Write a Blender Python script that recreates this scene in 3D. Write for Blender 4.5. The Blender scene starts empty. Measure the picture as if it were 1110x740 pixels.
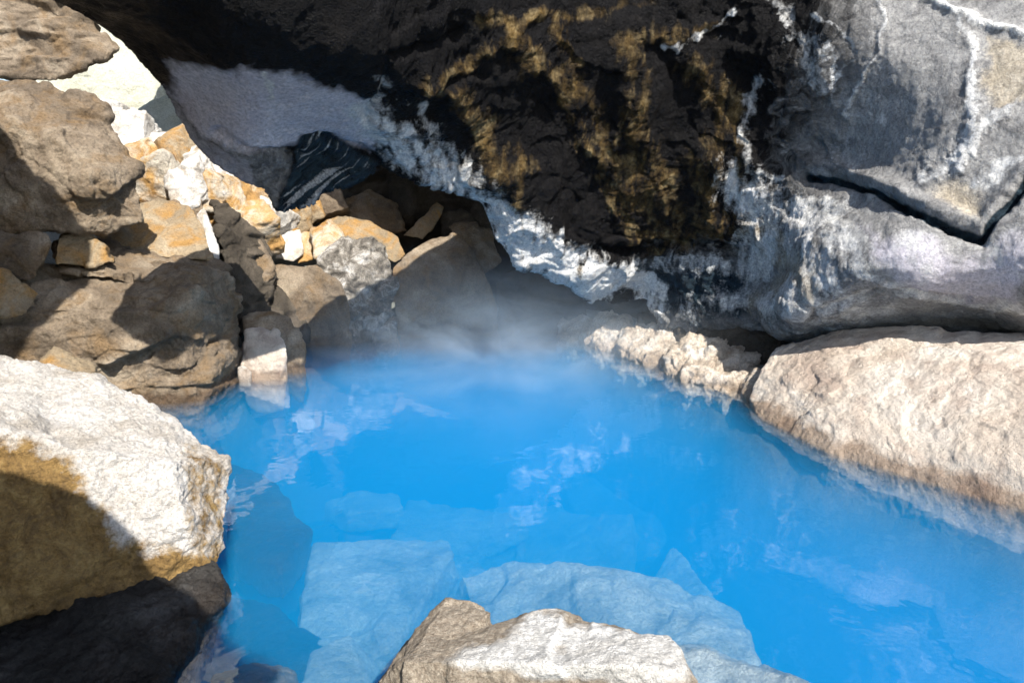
import bpy, bmesh, math, random
import numpy as np
from mathutils import Vector, geometry

random.seed(7)
sc = bpy.context.scene
col = sc.collection
R = math.radians

# ------------------------------------------------------------------ camera
CAM = Vector((0, 0, 2.0)); PITCH = R(12); F = 723.0
cd = bpy.data.cameras.new('camera'); cam = bpy.data.objects.new('camera', cd); col.objects.link(cam)
cam.location = CAM; cam.rotation_euler = (R(90) - PITCH, 0, 0)
cd.sensor_width = 36; cd.lens = 36 * F / 1110; cd.clip_end = 500; cd.clip_start = 0.05
sc.camera = cam

def ray(px, py):
    u = (px - 555) / F; v = (370 - py) / F
    c, s = math.cos(PITCH), math.sin(PITCH)
    return Vector((u, c + v * s, -s + v * c))
def P(px, py, y):                       # the point y metres ahead that is seen in that direction
    r = ray(px, py); return CAM + r * (y / r.y)
def Z(px, py, z=0.0):                   # the point at height z seen in that direction
    r = ray(px, py); return CAM + r * ((z - 2.0) / r.z)
def proj(V):                            # world -> photo coordinates (used once, to lay out mineral stains)
    c, s = math.cos(PITCH), math.sin(PITCH)
    d = V - np.array([0, 0, 2.0])
    f = d[:, 1] * c - d[:, 2] * s; up = d[:, 1] * s + d[:, 2] * c
    f = np.maximum(f, .1)
    return 555 + F * d[:, 0] / f, 370 - F * up / f

# ------------------------------------------------------------------ numpy noise
_rs = np.random.RandomState(3)
_perm = _rs.permutation(256); _perm = np.concatenate([_perm, _perm, _perm])
_g = _rs.normal(size=(256, 3)); _g /= np.linalg.norm(_g, axis=1)[:, None]
def perlin(p):
    i = np.floor(p).astype(np.int64); f = p - i; i &= 255
    w = f * f * f * (f * (f * 6 - 15) + 10)
    out = np.zeros(len(p))
    for dx in (0, 1):
        for dy in (0, 1):
            for dz in (0, 1):
                h = _perm[_perm[_perm[(i[:, 0] + dx) & 255] + ((i[:, 1] + dy) & 255)] + ((i[:, 2] + dz) & 255)]
                g = _g[h]
                d = g[:, 0] * (f[:, 0] - dx) + g[:, 1] * (f[:, 1] - dy) + g[:, 2] * (f[:, 2] - dz)
                wx = w[:, 0] if dx else 1 - w[:, 0]; wy = w[:, 1] if dy else 1 - w[:, 1]; wz = w[:, 2] if dz else 1 - w[:, 2]
                out += d * wx * wy * wz
    return out * 1.5
def fbm(p, n=4, g=.5):
    o = np.zeros(len(p)); a = 1.
    for k in range(n):
        o += a * perlin(p + 17.3 * k); p = p * 2.03; a *= g
    return o
def ridged(p, n=4, g=.5):
    o = np.zeros(len(p)); a = 1.
    for k in range(n):
        o += a * (1 - 2 * np.abs(perlin(p + 9.1 * k))); p = p * 2.07; a *= g
    return o / 2
def facets(p, tilt=1.0, step=.4):
    """broken-rock relief: every Worley cell is a tilted plane of its own"""
    i = np.floor(p).astype(np.int64)
    best = np.full(len(p), 9e9); sec = best.copy(); acc = np.zeros(len(p)); ws = np.full(len(p), 1e-12)
    for dx in (-1, 0, 1):
        for dy in (-1, 0, 1):
            for dz in (-1, 0, 1):
                c = i + np.array([dx, dy, dz]); m = c & 255
                h = _perm[_perm[_perm[m[:, 0]] + m[:, 1]] + m[:, 2]]
                r = _g[h] * .45
                q = p - (c + .5 + r); d = (q * q).sum(1)
                nv = (q * _g[(h * 7 + 13) & 255]).sum(1) * tilt + (h / 255. - .5) * step
                w = np.exp(-d * 48); acc += w * nv; ws += w
                closer = d < best
                sec = np.where(closer, best, np.minimum(sec, d)); best = np.where(closer, d, best)
    edge = np.clip((np.sqrt(sec) - np.sqrt(best)) / .10, 0, 1)
    return acc / ws - (1 - edge) ** 2 * .13

# ------------------------------------------------------------------ mesh tools
def link(name, me, mat, parent=None):
    o = bpy.data.objects.new(name, me); col.objects.link(o)
    me.materials.append(mat)
    if parent: o.parent = parent
    return o
def tag(o, label=None, cat=None, group=None, kind=None):
    if label: o['label'] = label
    if cat: o['category'] = cat
    if group: o['group'] = group
    if kind: o['kind'] = kind
    return o
def remesh(me, voxel):
    o = bpy.data.objects.new('tmp', me); col.objects.link(o)
    m = o.modifiers.new('r', 'REMESH'); m.mode = 'VOXEL'; m.voxel_size = voxel; m.use_smooth_shade = True
    dg = bpy.context.evaluated_depsgraph_get(); dg.update()
    out = bpy.data.meshes.new_from_object(o.evaluated_get(dg))
    bpy.data.objects.remove(o)
    return out
def getv(me):
    a = np.empty(len(me.vertices) * 3); me.vertices.foreach_get('co', a); return a.reshape(-1, 3)
def setv(me, V):
    me.vertices.foreach_set('co', V.astype(np.float32).ravel()); me.update()
def normals(me):
    a = np.empty(len(me.vertices) * 3); me.vertices.foreach_get('normal', a); return a.reshape(-1, 3)
def smooth(me, n=1, f=.5):
    E = np.empty(len(me.edges) * 2, np.int32); me.edges.foreach_get('vertices', E); E = E.reshape(-1, 2)
    V = getv(me); cnt = np.bincount(E.ravel(), minlength=len(V))[:, None]
    for _ in range(n):
        S = np.stack([np.bincount(E[:, 0], V[E[:, 1], k], len(V)) + np.bincount(E[:, 1], V[E[:, 0], k], len(V)) for k in range(3)], 1)
        V = V * (1 - f) + f * S / np.maximum(cnt, 1)
    setv(me, V)
def hull_into(bm, pts):
    vs = [bm.verts.new(p) for p in pts]
    r = bmesh.ops.convex_hull(bm, input=vs, use_existing_faces=False)
    dead = [g for g in r['geom_interior'] + r['geom_unused'] if isinstance(g, bmesh.types.BMVert) and g.is_valid]
    dead = list({v for v in dead if not v.link_faces})
    bmesh.ops.delete(bm, geom=dead, context='VERTS')
def grit(V, N, s, rough=1., facet=1., seed=0., strata=0.):
    """relief of a rock of size s (metres)"""
    q = V + seed * 3.7
    st = np.array([1, 1, 1 + 1.2 * strata])
    d = .06 * s * facet * facets(q * st / (s * .42) + fbm(q * 2 / s, 2)[:, None] * .10, 1.0, .8)
    d += .028 * s * facet * facets(q * st / (s * .16), .8, .7)
    d += .012 * s * fbm(q * 2.2 / s, 3)
    d += rough * (.010 * fbm(q * 9, 4, .6) + .007 * ridged(q * 22, 3, .6))
    return V + N * d[:, None]

def rock(name, label, mat, hulls, back=.5, group=None, cat='rock', rough=1., facet=1., strata=0., size=None, voxel=None, drop=0., shrink=.75, extra=None):
    """a boulder: the union of convex blocks given by corners (px, py, metres ahead), backed in depth, broken up by relief"""
    bm = bmesh.new(); allp = []
    for h in hulls:
        pts = [P(*c) if not isinstance(c, Vector) else c for c in h]
        cx = sum(c[0] for c in h) / len(h); cy = sum(c[1] for c in h) / len(h)
        if not isinstance(h[0], Vector):
            bk = [P(cx + (c[0] - cx) * shrink, cy + (c[1] - cy) * shrink, c[2] + back) for c in h]
        else:
            bk = []
        pts = pts + bk
        if drop:
            lo = min(p.z for p in pts)
            pts += [Vector((p.x, p.y, p.z - drop)) for p in pts if p.z < lo + .35]
        hull_into(bm, pts); allp += pts
    me = bpy.data.meshes.new(name); bm.to_mesh(me); bm.free()
    A = np.array([list(p) for p in allp])
    ext = A.max(0) - A.min(0); s = size or float(np.sort(ext)[1])
    ymid = A[:, 1].min()
    vx = voxel or max(.009, ymid * .0027)
    me2 = remesh(me, vx); bpy.data.meshes.remove(me)
    smooth(me2, 1)
    V = grit(getv(me2), normals(me2), s, rough, facet, random.random() * 50, strata)
    setv(me2, V); smooth(me2, 1, .25)
    base = Vector((float(A[:, 0].mean()), float(A[:, 1].mean()), float(A[:, 2].min())))
    setv(me2, getv(me2) - np.array(base))
    me2.polygons.foreach_set('use_smooth', [True] * len(me2.polygons))
    me2.name = name
    o = link(name, me2, mat); o.location = base
    tag(o, label, cat, group)
    return o

# ------------------------------------------------------------------ materials
class NT:
    def __init__(s, name):
        s.m = bpy.data.materials.new(name); s.m.use_nodes = True; s.t = s.m.node_tree; s.t.nodes.clear()
        s.out = s.n('ShaderNodeOutputMaterial')
    def n(s, ty, **k):
        x = s.t.nodes.new(ty)
        for a, b in k.items(): setattr(x, a, b)
        return x
    def l(s, a, b): s.t.links.new(a, b)
    def noise(s, vec, scale, detail=6, rough=.6, dist=0.):
        x = s.n('ShaderNodeTexNoise'); s.l(vec, x.inputs['Vector'])
        x.inputs['Scale'].default_value = scale; x.inputs['Detail'].default_value = detail
        x.inputs['Roughness'].default_value = rough; x.inputs['Distortion'].default_value = dist
        return x.outputs['Fac']
    def ramp(s, fac, stops):
        x = s.n('ShaderNodeValToRGB'); s.l(fac, x.inputs[0]); e = x.color_ramp.elements
        while len(e) < len(stops): e.new(.5)
        for k, (p, c) in enumerate(stops):
            e[k].position = p; e[k].color = (*c, 1) if len(c) == 3 else c
        return x.outputs[0]
    def mix(s, fac, a, b, ty='MIX'):
        x = s.n('ShaderNodeMix'); x.data_type = 'RGBA'; x.blend_type = ty
        for k, v in ((0, fac), (6, a), (7, b)):
            if isinstance(v, (int, float)): x.inputs[k].default_value = v
            elif isinstance(v, tuple): x.inputs[k].default_value = (*v, 1)
            else: s.l(v, x.inputs[k])
        return x.outputs[2]
    def math(s, op, a, b=None, clamp=False):
        x = s.n('ShaderNodeMath'); x.operation = op; x.use_clamp = clamp
        for k, v in ((0, a), (1, b)):
            if v is None: continue
            if isinstance(v, (int, float)): x.inputs[k].default_value = v
            else: s.l(v, x.inputs[k])
        return x.outputs[0]
    def bump(s, h, dist, strength=1., nrm=None):
        x = s.n('ShaderNodeBump'); s.l(h, x.inputs['Height']); x.inputs['Distance'].default_value = dist
        x.inputs['Strength'].default_value = strength
        if nrm is not None: s.l(nrm, x.inputs['Normal'])
        return x.outputs[0]
def relief(t, vec, fine=1.):
    n1 = t.noise(vec, 10, 9, .68); n2 = t.noise(vec, 60 * fine, 6, .7)
    v = t.n('ShaderNodeTexVoronoi'); v.feature = 'DISTANCE_TO_EDGE'; t.l(vec, v.inputs['Vector']); v.inputs['Scale'].default_value = 5
    ck = t.math('MINIMUM', t.math('MULTIPLY', v.outputs[0], 12), 1.)
    pit = t.math('SMOOTH_MIN', t.noise(vec, 130, 2, .5), .45)
    h = t.bump(n1, .09); h = t.bump(n2, .025, 1., h); h = t.bump(pit, .012, .8, h)
    return h, ck
def rock_mat(name, c1, c2, c3, rough=.85, stain=None, stain_amt=.5, scale=1., speck=.25, fine=1., wetness=.9, band=None):
    t = NT(name); tc = t.n('ShaderNodeTexCoord').outputs['Object']
    oi = t.n('ShaderNodeObjectInfo').outputs['Random']
    mp = t.n('ShaderNodeVectorMath'); mp.operation = 'ADD'; t.l(tc, mp.inputs[0])
    cb = t.n('ShaderNodeCombineXYZ'); k = t.math('MULTIPLY', oi, 37.); t.l(k, cb.inputs[0]); t.l(k, cb.inputs[1]); t.l(cb.outputs[0], mp.inputs[1])
    vec = mp.outputs[0]
    base = t.ramp(t.noise(vec, 1.8 * scale, 8, .62, .6), [(.3, c1), (.5, c2), (.7, c3)])
    if stain:
        f = t.ramp(t.noise(vec, 2.6 * scale, 6, .6, 1.2), [(.5 - .12 * stain_amt, (0, 0, 0)), (.72 - .2 * stain_amt, (1, 1, 1))])
        base = t.mix(f, base, stain)
    sp = t.ramp(t.noise(vec, 45, 5, .75), [(.30, (1 - speck * 1.6,) * 3), (.5, (1, 1, 1)), (.72, (1 + speck,) * 3)])
    base = t.mix(1., base, sp, 'MULTIPLY')
    h, ck = relief(t, vec, fine)
    sz = t.n('ShaderNodeSeparateXYZ'); t.l(t.n('ShaderNodeNewGeometry').outputs['Position'], sz.inputs[0])
    wet = t.math('MULTIPLY', t.math('SUBTRACT', t.math('ADD', .13, t.math('MULTIPLY', t.math('SUBTRACT', t.noise(vec, 3.5, 6, .65), .5), .28)), sz.outputs[2]), 16., True)
    base = t.mix(t.math('MULTIPLY', wet, wetness), base, t.mix(1., base, (.50, .42, .36), 'MULTIPLY'))
    if band:
        bf = t.math('MULTIPLY', t.math('SUBTRACT', t.math('ADD', band[0], t.math('MULTIPLY', t.math('SUBTRACT', t.noise(vec, 6, 6, .65), .5), .12)), sz.outputs[2]), 40., True)
        base = t.mix(bf, base, t.ramp(t.noise(vec, 55, 4, .7), [(.3, band[1]), (.7, band[2])]))
    b = t.n('ShaderNodeBsdfPrincipled'); t.l(base, b.inputs['Base Color']); t.l(t.math('SUBTRACT', rough, t.math('MULTIPLY', wet, .45)), b.inputs['Roughness'])
    b.inputs['Specular IOR Level'].default_value = .3
    t.l(h, b.inputs['Normal']); t.l(b.outputs[0], t.out.inputs[0])
    return t.m

M = {}
M['brown'] = rock_mat('brown_basalt', (.095, .072, .050), (.25, .195, .138), (.47, .39, .29), stain=(.24, .16, .085), stain_amt=.2)
M['darkbrown'] = rock_mat('dark_brown_basalt', (.04, .032, .024), (.085, .07, .052), (.16, .13, .10))
M['tan'] = rock_mat('tan_rock', (.22, .17, .11), (.36, .28, .18), (.48, .39, .27), stain=(.42, .24, .08), stain_amt=.4)
M['ochre'] = rock_mat('ochre_rock', (.34, .18, .06), (.50, .30, .11), (.60, .42, .20), stain=(.62, .56, .46), stain_amt=.5)
M['pale'] = rock_mat('pale_rock', (.58, .54, .48), (.76, .73, .68), (.84, .82, .78), stain=(.34, .27, .19), stain_amt=.1)
M['flat'] = rock_mat('flat_topped_rock', (.56, .53, .48), (.72, .70, .66), (.80, .79, .76), band=(.57, (.20, .155, .11), (.50, .43, .34)))  # band: pebbly tan front, its half shade painted into the colour
M['grey'] = rock_mat('grey_rock', (.10, .095, .09), (.19, .18, .165), (.34, .32, .30), stain=(.45, .43, .41), stain_amt=.3)
M['crusty'] = rock_mat('crusty_rock', (.05, .045, .04), (.26, .235, .20), (.75, .72, .68), scale=3.0, speck=.4)
M['cream'] = rock_mat('cream_rock', (.52, .41, .32), (.70, .61, .51), (.80, .74, .66), stain=(.48, .38, .31), stain_amt=.25, scale=.7, speck=.12)
M['crust'] = rock_mat('shore_crust', (.28, .21, .15), (.56, .47, .37), (.80, .75, .68), scale=2.0, speck=.35, wetness=.5)
M['lime'] = rock_mat('sunk_pale_rock', (.22, .22, .20), (.46, .46, .42), (.62, .62, .58), scale=1.2, wetness=0)
M['outside'] = rock_mat('outside_rock', (.40, .38, .28), (.58, .57, .46), (.70, .70, .62), scale=.5)
M['shadeblack'] = rock_mat('shade_black_rock', (.010, .009, .008), (.028, .025, .021), (.09, .085, .08), speck=.4)  # near-black because the undercut's shade is put into the rock colour
M['bed'] = rock_mat('pool_bed_sediment', (.16, .17, .15), (.24, .25, .22), (.34, .34, .30), scale=.6)
M['ground'] = rock_mat('bare_ground', (.14, .11, .08), (.22, .18, .13), (.32, .27, .20), scale=.6)

# left foreground boulder: pale, ochre-stained flank and painted undercut shade by attribute-free layers in object height
def boulder_mat():
    t = NT('weathered_boulder'); vec = t.n('ShaderNodeTexCoord').outputs['Object']
    at = t.n('ShaderNodeVertexColor'); at.layer_name = 'stain'
    sp = t.n('ShaderNodeSeparateColor'); t.l(at.outputs[0], sp.inputs[0])
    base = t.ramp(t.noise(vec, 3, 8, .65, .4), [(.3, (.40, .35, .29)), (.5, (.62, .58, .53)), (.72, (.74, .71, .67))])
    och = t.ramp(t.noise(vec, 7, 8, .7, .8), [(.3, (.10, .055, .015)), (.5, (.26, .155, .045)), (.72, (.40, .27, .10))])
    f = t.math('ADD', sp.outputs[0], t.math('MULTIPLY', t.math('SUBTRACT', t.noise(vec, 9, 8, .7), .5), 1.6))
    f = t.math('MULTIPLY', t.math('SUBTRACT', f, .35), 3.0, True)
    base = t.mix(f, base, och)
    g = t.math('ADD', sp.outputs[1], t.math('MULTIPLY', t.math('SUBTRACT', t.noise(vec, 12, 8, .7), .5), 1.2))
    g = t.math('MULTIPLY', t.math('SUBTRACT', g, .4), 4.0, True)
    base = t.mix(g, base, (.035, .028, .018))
    s2 = t.ramp(t.noise(vec, 60, 5, .75), [(.3, (.6, .58, .56)), (.5, (1, 1, 1)), (.75, (1.15, 1.15, 1.15))])
    base = t.mix(1., base, s2, 'MULTIPLY')
    h, ck = relief(t, vec)
    b = t.n('ShaderNodeBsdfPrincipled'); t.l(base, b.inputs['Base Color']); b.inputs['Roughness'].default_value = .8
    t.l(h, b.inputs['Normal']); t.l(b.outputs[0], t.out.inputs[0]); return t.m
M['boulder'] = boulder_mat()

def roof_mat():
    t = NT('cave_roof_basalt'); vec = t.n('ShaderNodeTexCoord').outputs['Object']
    a = t.n('ShaderNodeVertexColor'); a.layer_name = 'stain'; s1 = t.n('ShaderNodeSeparateColor'); t.l(a.outputs[0], s1.inputs[0])
    a2 = t.n('ShaderNodeVertexColor'); a2.layer_name = 'tone'; s2 = t.n('ShaderNodeSeparateColor'); t.l(a2.outputs[0], s2.inputs[0])
    n1 = t.noise(vec, 2.2, 9, .65, .8); n2 = t.noise(vec, 9, 9, .72, .5); n3 = t.noise(vec, 38, 6, .75)
    wv = t.n('ShaderNodeVectorMath'); wv.operation = 'MULTIPLY_ADD'; nc = t.n('ShaderNodeTexNoise'); t.l(vec, nc.inputs['Vector']); nc.inputs['Scale'].default_value = 1.3; nc.inputs['Detail'].default_value = 4
    t.l(nc.outputs['Color'], wv.inputs[0]); wv.inputs[1].default_value = (1.1, 1.1, 1.1); t.l(vec, wv.inputs[2])
    st = t.n('ShaderNodeVectorMath'); st.operation = 'MULTIPLY'; t.l(wv.outputs[0], st.inputs[0]); st.inputs[1].default_value = (9, 5, 1.5)
    ns = t.noise(st.outputs[0], 1.0, 9, .68, .3)
    mb = t.noise(wv.outputs[0], 2.4, 10, .7, 2.2)
    def mask(ch, lo, gain, amt, nn):
        f = t.math('ADD', ch, t.math('MULTIPLY', t.math('SUBTRACT', nn, .5), amt))
        return t.math('MULTIPLY', t.math('SUBTRACT', f, lo), gain, True)
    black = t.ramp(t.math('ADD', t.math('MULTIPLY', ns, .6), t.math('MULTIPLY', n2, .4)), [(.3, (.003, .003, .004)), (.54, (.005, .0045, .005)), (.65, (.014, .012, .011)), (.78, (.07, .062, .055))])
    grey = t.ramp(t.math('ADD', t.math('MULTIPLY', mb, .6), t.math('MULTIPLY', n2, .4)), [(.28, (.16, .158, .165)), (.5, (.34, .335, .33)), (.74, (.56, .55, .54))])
    lav = t.ramp(n1, [(.3, (.52, .49, .56)), (.7, (.74, .71, .76))])
    yel = t.ramp(t.math('ADD', t.math('MULTIPLY', ns, .6), t.math('MULTIPLY', n2, .4)), [(.36, (.035, .022, .010)), (.5, (.15, .095, .032)), (.68, (.42, .33, .18))])
    whi = t.ramp(n2, [(.22, (.30, .34, .40)), (.45, (.70, .70, .70)), (.7, (.85, .84, .80))])
    crm = t.ramp(n2, [(.3, (.30, .25, .18)), (.7, (.60, .54, .45))])
    tea = t.ramp(n2, [(.35, (.006, .010, .016)), (.65, (.03, .055, .075)), (.8, (.20, .26, .30))])
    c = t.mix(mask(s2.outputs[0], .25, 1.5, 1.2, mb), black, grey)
    c = t.mix(mask(s2.outputs[1], .3, 1.8, .6, n2), c, lav)
    c = t.mix(mask(s2.outputs[2], .40, 4., .5, n2), c, tea)
    nf = t.math('MULTIPLY', t.math('ADD', n2, n3), .5)
    c = t.mix(mask(s1.outputs[0], .30, 1.25, 1.5, t.math('ADD', t.math('MULTIPLY', ns, .85), t.math('MULTIPLY', n3, .15))), c, yel)
    c = t.mix(mask(s1.outputs[2], .40, 2.0, 1.6, nf), c, crm)
    c = t.mix(mask(s1.outputs[1], .40, 1.5, 2.1, t.math('MULTIPLY', t.math('ADD', mb, t.math('ADD', n2, n3)), .333)), c, whi)
    sp = t.ramp(n3, [(.30, (.55, .55, .55)), (.5, (1, 1, 1)), (.75, (1.5, 1.48, 1.42))])
    c = t.mix(1., c, sp, 'MULTIPLY')
    h, ck = relief(t, vec)
    b = t.n('ShaderNodeBsdfPrincipled'); t.l(c, b.inputs['Base Color'])
    rr = t.ramp(n2, [(.35, (.22, .22, .22)), (.65, (.7, .7, .7))]); t.l(rr, b.inputs['Roughness']); b.inputs['Specular IOR Level'].default_value = .13
    t.l(h, b.inputs['Normal']); t.l(b.outputs[0], t.out.inputs[0]); return t.m
M['roof'] = roof_mat()

# ------------------------------------------------------------------ cave roof and right wall: one continuous overhanging mass
EDGE = [(-40, -150, 3.7), (10, -60, 4.1), (50, 0, 4.6), (90, 18, 4.9), (130, 42, 5.2), (158, 72, 5.4), (178, 96, 5.6), (192, 124, 5.8), (208, 148, 5.9), (232, 175, 6.0), (258, 190, 6.1), (286, 203, 6.1),
        (300, 228, 6.15), (318, 226, 6.2), (345, 212, 6.3), (375, 203, 6.5), (408, 180, 6.7), (430, 186, 6.9), (468, 192, 7.1), (500, 204, 7.3), (522, 222, 7.5), (535, 255, 7.6), (552, 280, 7.8), (580, 290, 8.0),
        (612, 300, 8.4), (640, 324, 8.8), (665, 330, 8.9), (700, 324, 8.8), (722, 350, 8.6), (760, 360, 8.3), (800, 366, 8.0), (850, 372, 7.6), (890, 370, 7.3), (945, 368, 7.0), (1000, 362, 6.7), (1050, 364, 6.4), (1110, 380, 6.0), (1240, 410, 5.4), (1500, 440, 4.6)]
TOPC = [(1560, 300, 4.6), (1500, 0, 4.9), (1240, -80, 5.6), (1110, -80, 5.95), (900, -90, 6.5), (700, -95, 6.8), (555, -65, 6.2), (400, -75, 5.1), (200, -100, 4.2), (60, -170, 3.5)]
CTRL = EDGE + TOPC + [
    (250, 60, 4.9), (120, 10, 4.6), (400, 60, 5.3), (555, 10, 6.4), (555, 80, 6.7), (480, 130, 6.7), (600, 160, 7.4), (680, 120, 7.3), (650, 240, 8.0), (720, 200, 7.7), (790, 180, 7.5), (700, 20, 6.9), (800, 60, 7.0),
    (230, 100, 5.4), (300, 130, 5.6), (360, 135, 5.9), (210, 140, 5.75), (260, 165, 5.75), (330, 148, 6.0), (340, 165, 6.3), (380, 182, 6.6),
    (440, 150, 6.5), (520, 205, 7.1), (580, 262, 7.6), (630, 300, 8.1),
    (700, 285, 8.4), (760, 300, 8.0), (840, 310, 7.5), (740, 250, 8.0), (820, 220, 7.5), (850, 260, 7.2),
    (880, 120, 6.8), (900, 30, 6.4), (960, 100, 6.25), (1000, 180, 5.9), (1000, 0, 6.1), (1110, 0, 5.75), (1110, 150, 5.45), (1060, 240, 5.55), (1000, 225, 5.75), (930, 195, 6.6),
    (1040, 285, 5.5), (960, 260, 5.8), (1110, 280, 5.22), (920, 310, 6.0), (1110, 330, 5.35), (1000, 330, 5.85), (860, 335, 6.5), (1300, 200, 5.0)]
def tps(ctrl, X, Y):
    c = np.array(ctrl, float); x = c[:, :2] / 300.; v = 1 / c[:, 2]; n = len(c)
    def k(r2): return .5 * r2 * np.log(r2 + 1e-12)
    D = ((x[:, None] - x[None]) ** 2).sum(2); K = k(D) + np.eye(n) * 2e-3
    Pm = np.hstack([np.ones((n, 1)), x]); A = np.block([[K, Pm], [Pm.T, np.zeros((3, 3))]])
    w = np.linalg.solve(A, np.concatenate([v, [0, 0, 0]]))
    q = np.stack([X, Y], 1) / 300.; D = ((q[:, None] - x[None]) ** 2).sum(2)
    return 1 / (k(D) @ w[:n] + w[n] + q @ w[n + 1:])
def seg_dist(X, Y, line):
    best = np.full(len(X), 1e9)
    for (x0, y0), (x1, y1) in zip(line, line[1:]):
        dx, dy = x1 - x0, y1 - y0; t = np.clip(((X - x0) * dx + (Y - y0) * dy) / (dx * dx + dy * dy + 1e-9), 0, 1)
        best = np.minimum(best, np.hypot(X - x0 - t * dx, Y - y0 - t * dy))
    return best
def inpoly(X, Y, poly):
    r = np.zeros(len(X), bool); n = len(poly)
    for k in range(n):
        x0, y0 = poly[k][:2]; x1, y1 = poly[(k + 1) % n][:2]
        c = ((y0 > Y) != (y1 > Y)) & (X < (x1 - x0) * (Y - y0) / (y1 - y0 + 1e-9) + x0); r ^= c
    return r
def soft(X, Y, poly, w):
    d = seg_dist(X, Y, list(poly) + [poly[0]]); return np.clip(.5 + np.where(inpoly(X, Y, poly), d, -d) / (2 * w), 0, 1)

def sheet(edge, ctrl, step, off, name, voxel, pre=None):
    """a thick slab of rock whose underside passes through the control points"""
    poly = []
    for k in range(len(edge)):
        a, b = edge[k], edge[(k + 1) % len(edge)]; n = max(1, int(math.hypot(a[0] - b[0], a[1] - b[1]) / step))
        poly += [(a[0] + (b[0] - a[0]) * j / n, a[1] + (b[1] - a[1]) * j / n) for j in range(n)]
    xs = [p[0] for p in poly]; ys = [p[1] for p in poly]
    gx, gy = np.meshgrid(np.arange(min(xs), max(xs), step), np.arange(min(ys), max(ys), step)); gx = gx.ravel() + 0.; gy = gy.ravel() + 0.
    ok = inpoly(gx, gy, poly) & (seg_dist(gx, gy, poly + [poly[0]]) > step * .5)
    pts = [Vector(p) for p in poly] + [Vector((float(a), float(b))) for a, b in zip(gx[ok], gy[ok])]
    n = len(poly)
    vo, eo, fo, *_ = geometry.delaunay_2d_cdt(pts, [(k, (k + 1) % n) for k in range(n)], [], 1, 1e-4)
    X = np.array([v.x for v in vo]); Y = np.array([v.y for v in vo])
    D = tps(ctrl, X, Y)
    W = [P(x, y, d) for x, y, d in zip(X, Y, D)]
    cnt = {}
    for f in fo:
        for k in range(len(f)):
            e = (f[k], f[(k + 1) % len(f)]); cnt[e] = 1
    m = len(W); V = [list(w) for w in W] + [list(w + Vector(off)) for w in W]
    Fc = [tuple(f) for f in fo] + [tuple(i + m for i in reversed(f)) for f in fo]
    for (a, b) in cnt:
        if (b, a) not in cnt: Fc.append((b, a, a + m, b + m))
    me = bpy.data.meshes.new(name); me.from_pydata(V, [], Fc); me.update()
    bm = bmesh.new(); bm.from_mesh(me); bmesh.ops.recalc_face_normals(bm, faces=bm.faces); bm.to_mesh(me); bm.free()
    out = remesh(me, voxel); bpy.data.meshes.remove(me); return out

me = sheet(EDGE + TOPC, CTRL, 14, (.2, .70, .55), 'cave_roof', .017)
smooth(me, 2); print('ROOF VERTS', len(me.vertices))
V = getv(me); N = normals(me); X, Y = proj(V)
under = np.clip(-(N * (V - np.array(CAM))).sum(1) * 3, 0, 1)
wob = fbm(V * 2, 6, .62) * 13; wob2 = fbm(V * 2 + 40, 6, .62) * 13
streak = fbm(V * np.array([11, 5, 1.3]), 4, .6); blot = fbm(V * 3.1 + 70, 4, .65)
Xw, Yw = X + wob, Y + wob2
def stroke(line, w, fall=1.): return np.exp(-(seg_dist(Xw, Yw, line) / w) ** 2 * fall)
side = .35 + .65 * np.clip((Xw - 300) / 150, 0, 1) * np.clip((940 - Xw) / 100, 0, 1)
fold = ridged(V * np.array([1.3, .9, .55]) + 6 + fbm(V * .8, 3)[:, None] * .5, 3, .45)
disp = .10 * fbm(V * .9, 3) + .12 * facets(V * .8 + fbm(V * .8, 2)[:, None] * .4, .55, .35) + .10 * fold + .05 * facets(V * 2.3 + 5 + fbm(V * 2, 2)[:, None] * .3, .7, .5)
disp += .012 * facets(V * 7 + 2, .7, .6) + .035 * ridged(V * np.array([3.2, 2, 1.2]) + 3, 4, .5) + .008 * fbm(V * 12, 4, .6) + .005 * ridged(V * 26, 3, .6)
calm = soft(X, Y, [(180, 75), (330, 82), (410, 105), (410, 165), (330, 150), (270, 165), (200, 130)], 14)
calm = np.maximum(calm, .6 * soft(X, Y, [(930, 240), (1110, 270), (1110, 345), (960, 335)], 20))
disp = disp * side * (1 - .75 * calm) + .004 * fbm(V * 14, 3)
# ribs, veins and cracks as real relief
RIBS = [([(455, 80), (500, 110), (530, 150), (565, 215)], 11, .08), ([(545, 25), (600, 90), (655, 180), (690, 240)], 10, .10), ([(600, 30), (630, 100)], 7, .05), ([(680, 50), (690, 130), (720, 225)], 14, .09),
        ([(745, 60), (790, 105), (775, 160), (770, 240)], 13, .10), ([(700, 45), (740, 35), (790, 20)], 6, .05), ([(450, 82), (520, 50), (580, 10)], 6, .06), ([(800, 140), (815, 200), (800, 245)], 9, .06)]
for ln, w, a in RIBS: disp += .8 * a * stroke(ln, w * 1.5)
CREAM_EDGE = [(1035, 20), (1055, 85), (1062, 140), (1035, 180), (1000, 192)]
for ln, w, a in [([(960, 0), (955, 60), (930, 105), (912, 135)], 4, .015), ([(948, 70), (925, 120)], 3, .01), ([(1008, -5), (1050, 20), (1115, 48)], 6, .035), (CREAM_EDGE, 9, .03), ([(1115, 85), (1085, 130), (1040, 182)], 8, .03),
                 ([(720, 160), (700, 250)], 5, .0), ([(830, 90), (805, 130), (815, 170), (850, 190)], 6, .02)]: disp += a * stroke(ln, w)
CRACK = [(880, 192), (905, 195), (950, 210), (1000, 236), (1040, 255), (1062, 262), (1082, 240), (1112, 200), (1200, 170)]
ck = seg_dist(X + wob * .3, Y + wob2 * .3, CRACK)
disp -= .15 * (.75 + .5 * blot) * np.exp(-(ck / (4.6 + 2.5 * blot)) ** 2)
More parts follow.
